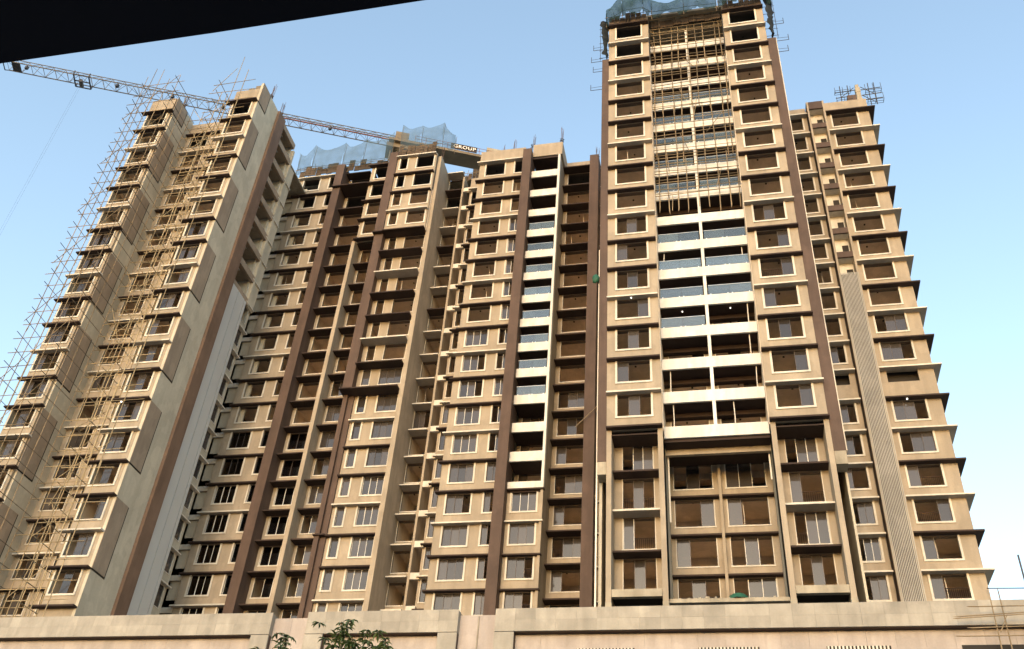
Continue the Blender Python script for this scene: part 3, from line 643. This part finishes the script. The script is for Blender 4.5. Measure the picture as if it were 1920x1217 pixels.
# rebar starters
def rebar(x, y, z, label, h=2.2, n=7, seed=0):
    rr = random.Random(seed+x); b = MB()
    for i in range(n):
        px, py = rr.uniform(-.22, .22), rr.uniform(-.22, .22)
        b.tube([(x+px, y+py, z), (x+px+rr.uniform(-.1, .1), y+py, z+h*rr.uniform(.8, 1.05))], .018, 4)
    t = thing('rebar_bundle', (x, y, z), label, 'rebar', 'starter bars on the roofs'); part('bar', b, 'rust', t)
    b = MB()
    for i in range(9):
        q = rr.uniform(0, 6.28); b.tube([(x+.26*math.cos(q), y+.26*math.sin(q), z+.3+i*.06), (x+.26*math.cos(q+2), y+.26*math.sin(q+2), z+.35+i*.06)], .03, 4)
    part('tie_wire', b, 'steel', t)
for i, (x, y, z, lab) in enumerate((
    (-20.6, 72.4, 84.3, 'starter bars on the roof just right of the GROUP sign'), (-18.3, 72.2, 84.3, 'starter bars above the brown pier left of the white balconies'),
    (-14.85, 71.8, 84.3, 'starter bars above the white balcony fin on the roof corner'), (-11.2, 74.6, 84.0, 'starter bars above the brown pier beside the tallest tower'),
    (-46.3, 61.4, 85.2, 'starter bars on the top right corner of the left tower'), (-50.2, 63.2, 84.4, 'starter bars behind the top window of the left tower'),
    (-56.6, 60.6, 84.6, 'starter bars on the top corner of the leftmost bay'), (-46.2, 64.0, 85.2, 'starter bars over the brown strip of the left tower'),
    (-29.5, 73.4, 85.3, 'starter bars among the nets by the roof corner'), (-22.0, 73.0, 84.2, 'faint starter bars beside the counter-jib tip'),
    (-47.0, 74.4, 85.4, 'starter bars at the left end of the pale blue net'))): rebar(x, y, z, lab, 2.3+.3*(i % 3), 7, i)
t = thing('wooden_box', (-47.2, 59.8, 84.3), 'two small plywood boxes standing on the left tower parapet', 'box')
prism(t, 'box_shell', 'craney', (-48.0, -47.4, 59.5, 60, 84.3, 85.1), (-47.2, -46.6, 59.5, 60, 84.3, 85.4))
# steel brackets along the tower piers
for s, x in ((-1, -8.42), (1, 8.25)):
    for k, zz in enumerate((82.5, 80.6, 79.0, 76.2) if s < 0 else (82.9, 80.2, 78.5)):
        t = thing('steel_bracket', (x, 58.7, zz), 'black steel bracket %s of the tallest tower, %s one' % ('sticking out left' if s < 0 else 'sticking out right', ('topmost', 'second', 'third', 'fourth')[k]), 'bracket', 'steel brackets on the tower flanks')
        b = MB(); L = .95+.2*(k % 2); b.tube([(x, 58.7, zz), (x+s*L, 58.7, zz)], .03, 5); b.tube([(x+s*L, 58.7, zz), (x+s*L, 58.7, zz+.85)], .03, 5); b.tube([(x, 58.7, zz+.45), (x+s*L, 58.7, zz+.4)], .02, 4)
        part('bracket_arm', b, 'steel', t)
# rooftop hoist on the right block
t = thing('rooftop_hoist', (17.2, 71.5, 84.1), 'small lift frame with a cream post on the roof of the right-hand block', 'hoist')
prism(t, 'post', 'concrete', (17.2, 17.75, 71.2, 71.75, 84.1, 85.5), (17.25, 17.7, 71.25, 71.7, 85.503, 86.6), (17.22, 17.72, 71.22, 71.72, 86.603, 87.3), (17.3, 17.65, 71.3, 71.65, 87.303, 87.9))
b = MB()
for x in (15.6, 16.4, 18.5, 19.1):
    b.tube([(x, 71.3, 84.3), (x+.1, 71.3, 87.9)], .05, 5)
for zz in (85.2, 86.0, 86.9): b.tube([(15.1, 71.3, zz), (17.2, 71.3, zz+.1)], .05, 5); b.tube([(17.75, 71.3, zz), (19.8, 71.3, zz+.1)], .05, 5)
for zz in (84.6, 86.0): b.tube([(15.6, 71.3, zz), (17.1, 71.3, zz+1.4)], .04, 5); b.tube([(19.1, 71.3, zz), (17.8, 71.3, zz+1.4)], .04, 5)
part('frame', b, 'steel', t)
b = MB()
for zz in (85.3, 86.9):
    for yy in (71.0, 71.3, 71.6): b.tube([(15.1, yy, zz), (16.7, yy, zz)], .03, 4); b.tube([(18.2, yy, zz-.5), (19.8, yy, zz-.5)], .03, 4)
    for xx in (15.1, 15.9, 16.7, 18.2, 19.0, 19.8): b.tube([(xx, 71.0, zz-(.5 if xx > 18 else 0)), (xx, 71.6, zz-(.5 if xx > 18 else 0))], .03, 4); b.tube([(xx, 71.0, zz-.5), (xx, 71.0, zz+.5)], .03, 4)
part('platform', b, 'steel', t); prism(t, 'motor', 'brown', (16.2, 17.1, 71.0, 71.8, 84.7, 85.9))

# ============================================================ TOWER CRANE
dj = Vector((.9174, .3979, 0)).normalized(); pj = Vector((dj.y, -dj.x, 0))   # along the jib, across it (towards the viewer)
tip = Vector((-85.2, 60.9, 98.0)); LJ = 50.5
mast = tip + dj*LJ
CR = thing('tower_crane', (mast.x, mast.y, G), 'tower crane with a long lattice jib reaching left over the roofs', 'crane')
b = MB(); n = 34
def P_(s, w, h): return tip + dj*s + pj*w + Vector((0, 0, h))
HW, HT = .75, 1.35
b.tube([P_(0, 0, 0), P_(LJ, 0, 0)], .075, 5); b.tube([P_(0, 2*HW, 0), P_(LJ, 2*HW, 0)], .075, 5); b.tube([P_(1, HW, HT), P_(LJ, HW, HT)], .06, 5)
for i in range(n):
    s0, s1 = LJ*i/n, LJ*(i+1)/n; sm_ = (s0+s1)/2
    for w_ in (0, 2*HW):
        b.tube([P_(s0, w_, 0), P_(sm_, HW, HT)], .032, 4); b.tube([P_(sm_, HW, HT), P_(s1, w_, 0)], .032, 4)
    b.tube([P_(s0, 0, 0), P_(s0, 2*HW, 0)], .03, 4); b.tube([P_(s0, 0 if i % 2 else 2*HW, 0), P_(s1, 2*HW if i % 2 else 0, 0)], .028, 4)
part('jib', b, 'cranew', CR)
b = MB(); b.tube([P_(34, HW, .5), P_(LJ, HW, .45)], .10, 6); part('trolley_rope_guard', b, 'craner', CR)
b = MB()
for s_ in (2.2, 13.5, 20.5, 27, 33.6, 34.6, 41): b.box(*[q for c_ in zip(P_(s_, HW, .25)-Vector((.17, .17, .2)), P_(s_, HW, .25)+Vector((.17, .17, .25))) for q in c_])
part('jib_lamp', b, 'steel', CR)
b = MB(); b.quad([P_(.5, 0, .0), P_(1.6, 0, 0), P_(1.6, 2*HW, 0), P_(.5, 2*HW, 0)]); b.tube([P_(-.5, 0, -.1), P_(-.5, 2*HW, -.1)], .07, 5); b.tube([P_(-.5, 0, -.1), P_(.5, 0, .1)], .06, 5); b.tube([P_(-.5, 2*HW, -.1), P_(.5, 2*HW, .1)], .06, 5)
part('jib_end_plate', b, 'steel', CR)
b = MB(); st = 8.3
for s_ in (st, st+1.9): b.tube([P_(s_, -.25, -.25), P_(s_, 2*HW+.25, -.25)], .1, 5); b.tube([P_(s_, -.25, -.25), P_(s_, -.25, .4)], .08, 5); b.tube([P_(s_, 2*HW+.25, -.25), P_(s_, 2*HW+.25, .4)], .08, 5)
for w_ in (-.25, HW, 2*HW+.25): b.tube([P_(st, w_, -.25), P_(st+1.9, w_, -.25)], .09, 5)
b.tube([P_(st+.95, HW-.5, -.6), P_(st+.95, HW+.5, -.6)], .28, 8)
trl = part('trolley', b, 'steel', CR)
b = MB(); hz = 44
for w_ in (.5, 1.0): b.tube([P_(st+.95, w_, -.5), P_(st+.95, w_, -hz)], .006, 4)
part('hoist_rope', b, 'steel', trl)
b = MB(); c0 = P_(st+.95, HW, -hz); b.box(c0.x-.35, c0.x+.35, c0.y-.2, c0.y+.2, c0.z-1.0, c0.z); b.tube([c0-Vector((0, 0, 1)), c0-Vector((0, 0, 1.7))], .1, 6); part('hook_block', b, 'craney', trl)
b = MB(); mw = .9
cs = [mast+Vector((sx*mw, sy*mw, 0)) for sx, sy in ((-1, -1), (1, -1), (1, 1), (-1, 1))]
for c_ in cs: b.tube([Vector((c_.x, c_.y, G)), Vector((c_.x, c_.y, 97.6))], .09, 5)
zz = G
while zz < 96:
    for i in range(4):
        p, q = cs[i], cs[(i+1) % 4]; b.tube([(p.x, p.y, zz), (q.x, q.y, zz+1.9)], .045, 4); b.tube([(p.x, p.y, zz+1.9), (q.x, q.y, zz+1.9)], .045, 4)
    zz += 1.9
part('mast', b, 'craney', CR)
LC = 15.5
def Q_(s, w, h): return mast + dj*s + pj*w + Vector((0, 0, h))
def obox(b, s0, s1, w0, w1, h0, h1, f=Q_):
    i = len(b.v); b.v += [tuple(f(*q)) for q in ((s0,w0,h0),(s1,w0,h0),(s1,w1,h0),(s0,w1,h0),(s0,w0,h1),(s1,w0,h1),(s1,w1,h1),(s0,w1,h1))]
    b.f += [(i,i+1,i+2,i+3),(i+4,i+7,i+6,i+5),(i,i+4,i+5,i+1),(i+1,i+5,i+6,i+2),(i+2,i+6,i+7,i+3),(i+3,i+7,i+4,i)]; b.m += [0]*6
b = MB(); obox(b, -1.6, LC, -.7, 1.7, -.45, 0); part('counter_jib_deck', b, 'craney', CR)
b = MB(); obox(b, -1.8, 1.8, -1.2, 1.2, -1.2, -.46); obox(b, -.9, .9, -.9, .9, .01, 2.2); part('slewing_unit', b, 'craney', CR)
b = MB(); obox(b, LC-4, LC-.3, -.5, 1.5, .01, 1.9); obox(b, LC-4, LC-.3, -.5, 1.5, -2.2, -.46); part('counterweight', b, 'concrete', CR)
b = MB()
for w_ in (-.7, 1.7):
    for h in (.55, 1.1): b.tube([Q_(1.8, w_, h), Q_(LC, w_, h)], .035, 4)
    for i in range(10): b.tube([Q_(1.8+i*1.45, w_, 0), Q_(1.8+i*1.45, w_, 1.1)], .035, 4)
part('guard_rail', b, 'craner', CR)
b = MB(); obox(b, 6.6, 10.15, 1.76, 1.84, .02, 1.05); sg = part('sign_board', b, 'sign', CR); sg['label'] = 'dark board with white letters reading GROUP'
cu = bpy.data.curves.new('letters', 'FONT'); cu.body = 'GROUP'; cu.size = .84; cu.extrude = .02; cu.align_x = 'RIGHT'; cu.space_character = 1.12; cu.offset = .0
tmp = bpy.data.objects.new('tmp', cu); C.objects.link(tmp)
dg = bpy.context.evaluated_depsgraph_get(); me = bpy.data.meshes.new_from_object(tmp.evaluated_get(dg)); bpy.data.objects.remove(tmp)
me.materials.clear(); me.materials.append(M['letter'])
mw_ = Matrix.Identity(4); org = Q_(9.98, 1.87, .24)
for i in range(3): mw_[i][0] = dj[i]; mw_[i][1] = (0, 0, 1)[i]; mw_[i][2] = pj[i]; mw_[i][3] = org[i]
me.transform(mw_); put('letters', me, sg, wl(sg))

# ============================================================ SMALL THINGS
def heap(label, x, y, z, r, seed, name='tarpaulin_bundle'):
    rr = random.Random(seed); b = MB(); nu, nv = 14, 6
    for v in range(nv+1):
        for u in range(nu):
            t = 2*math.pi*u/nu; q = v/nv*math.pi/2; k = r*(1+rr.uniform(-.12, .12))
            b.v.append((x+k*math.cos(q)*math.cos(t), y+k*.7*math.cos(q)*math.sin(t), z+k*.62*math.sin(q)))
    for v in range(nv):
        for u in range(nu): b.f.append((v*nu+u, v*nu+(u+1) % nu, (v+1)*nu+(u+1) % nu, (v+1)*nu+u)); b.m.append(0)
    t = part(name, b, 'tarp', None, True); tag(t, label, 'tarpaulin')
heap('green tarpaulin bundle on the ledge at the foot of the tallest tower', .45, 58.9, zf(-5)-.5, .62, 3)
b = MB(); rr = random.Random(4)
for v in range(7):
    for u in range(10):
        t = 2*math.pi*u/10; q = (v/6-.5)*math.pi; k = 1+rr.uniform(-.18, .18)
        b.v.append((-8.72+.26*k*math.cos(q)*math.cos(t)*(1.2-q*.3), 58.4+.22*k*math.cos(q)*math.sin(t), 51.7+.46*k*math.sin(q)))
for v in range(6):
    for u in range(10): b.f.append((v*10+u, v*10+(u+1) % 10, (v+1)*10+(u+1) % 10, (v+1)*10+u)); b.m.append(0)
tag(part('net_bundle', b, 'tarp', None, True), 'green net bundle hanging beside the brown pier of the tallest tower', 'net bundle')
t = thing('mast_pole', (17.9, 62.0, DECK), 'thin pole with a stay cable standing on the podium at far right', 'pole')
b = MB(); b.tube([(17.85, 62, DECK), (17.9, 62, 28.6)], .055, 6); part('pole_shaft', b, 'steel', t); b = MB(); b.tube([(17.9, 62, 26.4), (19.4, 62, 26.0)], .03, 4); b.tube([(17.6, 69.9, 29.8), (17.9, 62, 26.4)], .035, 4); part('stay_cable', b, 'steel', t)
t = thing('leaning_pole', (-9.7, 71, DECK), 'thin bamboo poles leaning out beside the lower brown pier', 'pole')
for k, (p, q) in enumerate((((-10.4, 72.2, 31), (-9.4, 72.2, 38.5)), ((-12.4, 72.2, 46.6), (-10.0, 72.2, 49.2)), ((-10.6, 72.2, 39.6), (-9.2, 72.2, 40.9)), ((-10.4, 72.2, 34), (-8.9, 72.2, 35)))): pole(t, p, q, .04, 'bamboo', 'bamboo_pole')

rb = MB(); rr = random.Random(12)
for i in range(150):
    x, y, q = rr.uniform(-3.6, 3.3), rr.uniform(58.62, 59.4), rr.uniform(.02, .09)
    rb.box(x-q, x+q, y-q*.7, y+q*.7, zf(-5)-.498, zf(-5)-.49+q*rr.uniform(.6, 1.4))
tag(part('rubble', rb, 'concrete', None), 'grey rubble scattered along the ledge at the foot of the tallest tower', 'rubble', None, 'stuff')
# ------------------------------------------------------------ tree with whorled leaves in front of the podium
def leafmesh(seed):
    rr = random.Random(seed); b = MB()
    L = .20*rr.uniform(.85, 1.15); w = .03; dz = .05
    pts = [(0, 0, 0), (L*.35, w, .02), (L*.75, w*.8, 0), (L, 0, -dz), (L*.75, -w*.8, 0), (L*.35, -w, .02)]
    b.v = pts + [(L*.35, 0, -.006), (L*.75, 0, -.02)]
    b.f = [(0, 6, 1), (0, 5, 6), (1, 6, 7, 2), (6, 5, 4, 7), (2, 7, 3), (7, 4, 3)]; b.m = [0]*6
    return b
def tree(label, base, tips, seed):
    rr = random.Random(seed); root = thing('tree', base, label, 'tree')
    top = Vector((sum(p[0] for p in tips)/len(tips), sum(p[1] for p in tips)/len(tips), min(p[2] for p in tips)-1.6))
    bs = Vector(base); mid = bs+(top-bs)*.5+Vector((.15, .1, 0))
    b = MB(); b.tube([bs, mid, top], .13, 9, 0, .06)
    for p in tips:
        p = Vector(p); m_ = top+(p-top)*.5+Vector((rr.uniform(-.15, .15), rr.uniform(-.15, .15), .1)); b.tube([top-Vector((0, 0, .2)), m_, p], .04, 6, 0, .012)
    part('trunk', b, 'bark', root, True)
    lm = [leafmesh(i) for i in range(4)]; lf = MB()
    def whorl(c, axis, n, sc):
        axis = axis.normalized(); u = axis.orthogonal().normalized(); w = axis.cross(u); ph = rr.random()*6
        for i in range(n):
            t = ph+6.283*i/n; d = u*math.cos(t)+w*math.sin(t); el = rr.uniform(-.45, .25); d = (d+axis*el+Vector((0, 0, -.15))).normalized()
            sd = d.cross(axis).normalized(); up = sd.cross(d)
            L = lm[rr.randrange(4)]; k = sc*rr.uniform(.8, 1.15); i0 = len(lf.v)
            for (x, y, z) in L.v: lf.v.append(tuple(c+(d*x+sd*y+up*z)*k))
            lf.f += [tuple(i0+q for q in f) for f in L.f]; lf.m += L.m
    for p in tips:
        p = Vector(p); ax = (p-top).normalized()*.5+Vector((0, 0, .8))
        for k in range(7):
            c = p - ax.normalized()*.10*k + Vector((rr.uniform(-.05, .05), rr.uniform(-.05, .05), 0))*k
            whorl(c, ax, 8, .75+.09*k)
        for k in range(16):
            c = p+Vector((rr.gauss(0, .22), rr.gauss(0, .22), -.55+rr.gauss(0, .28))); whorl(c, Vector((rr.uniform(-.5, .5), rr.uniform(-.5, .5), 1)), 7, 1.0)
    c = part('crown', lf, 'leaf', root); c['kind'] = 'stuff'
tree('young tree with whorled leaves rising in front of the pale podium wall', (-8.4, 20.2, G+.14), [(-8.66, 20, 8.02), (-8.05, 20.1, 7.88), (-8.3, 19.9, 7.6), (-7.55, 20.0, 7.65), (-8.55, 20.2, 7.5), (-7.9, 19.7, 7.35)], 3)
tree('smaller tree top of whorled leaves left of the taller tree', (-9.9, 20.4, G+.14), [(-9.95, 20, 7.66), (-9.75, 20.2, 7.45), (-10.2, 20.1, 7.4)], 5)

# ------------------------------------------------------------ the canopy over the photographer
t = thing('canopy_roof', (-1.6, 1.2, G+.14), 'black underside of the canopy over the photographer, top left corner', 'canopy')
b = MB(); zc = 3.0
b.v = [(-6, 1.83, zc), (-2.62, 1.83, zc), (-1.72, 1.835, zc), (-.88, 1.83, zc), (1.5, 1.80, zc), (1.5, -4, zc), (-6, -4, zc)]; k = len(b.v)
b.v += [(x, y, z_+.16) for x, y, z_ in b.v]
b.f = [tuple(range(k))[::-1] if False else tuple(range(k)), tuple(range(k, 2*k))[::-1]] + [(i, i+k, (i+1) % k+k, (i+1) % k) for i in range(k)]; b.m = [0]*len(b.f)
part('canopy_slab', b, 'soffit', t)
for x, y in ((-5.8, -3.8), (1.3, -3.8), (-5.8, 1.4)): prism(t, 'post', 'steel', (x-.06, x+.06, y-.06, y+.06, G, zc-.001))
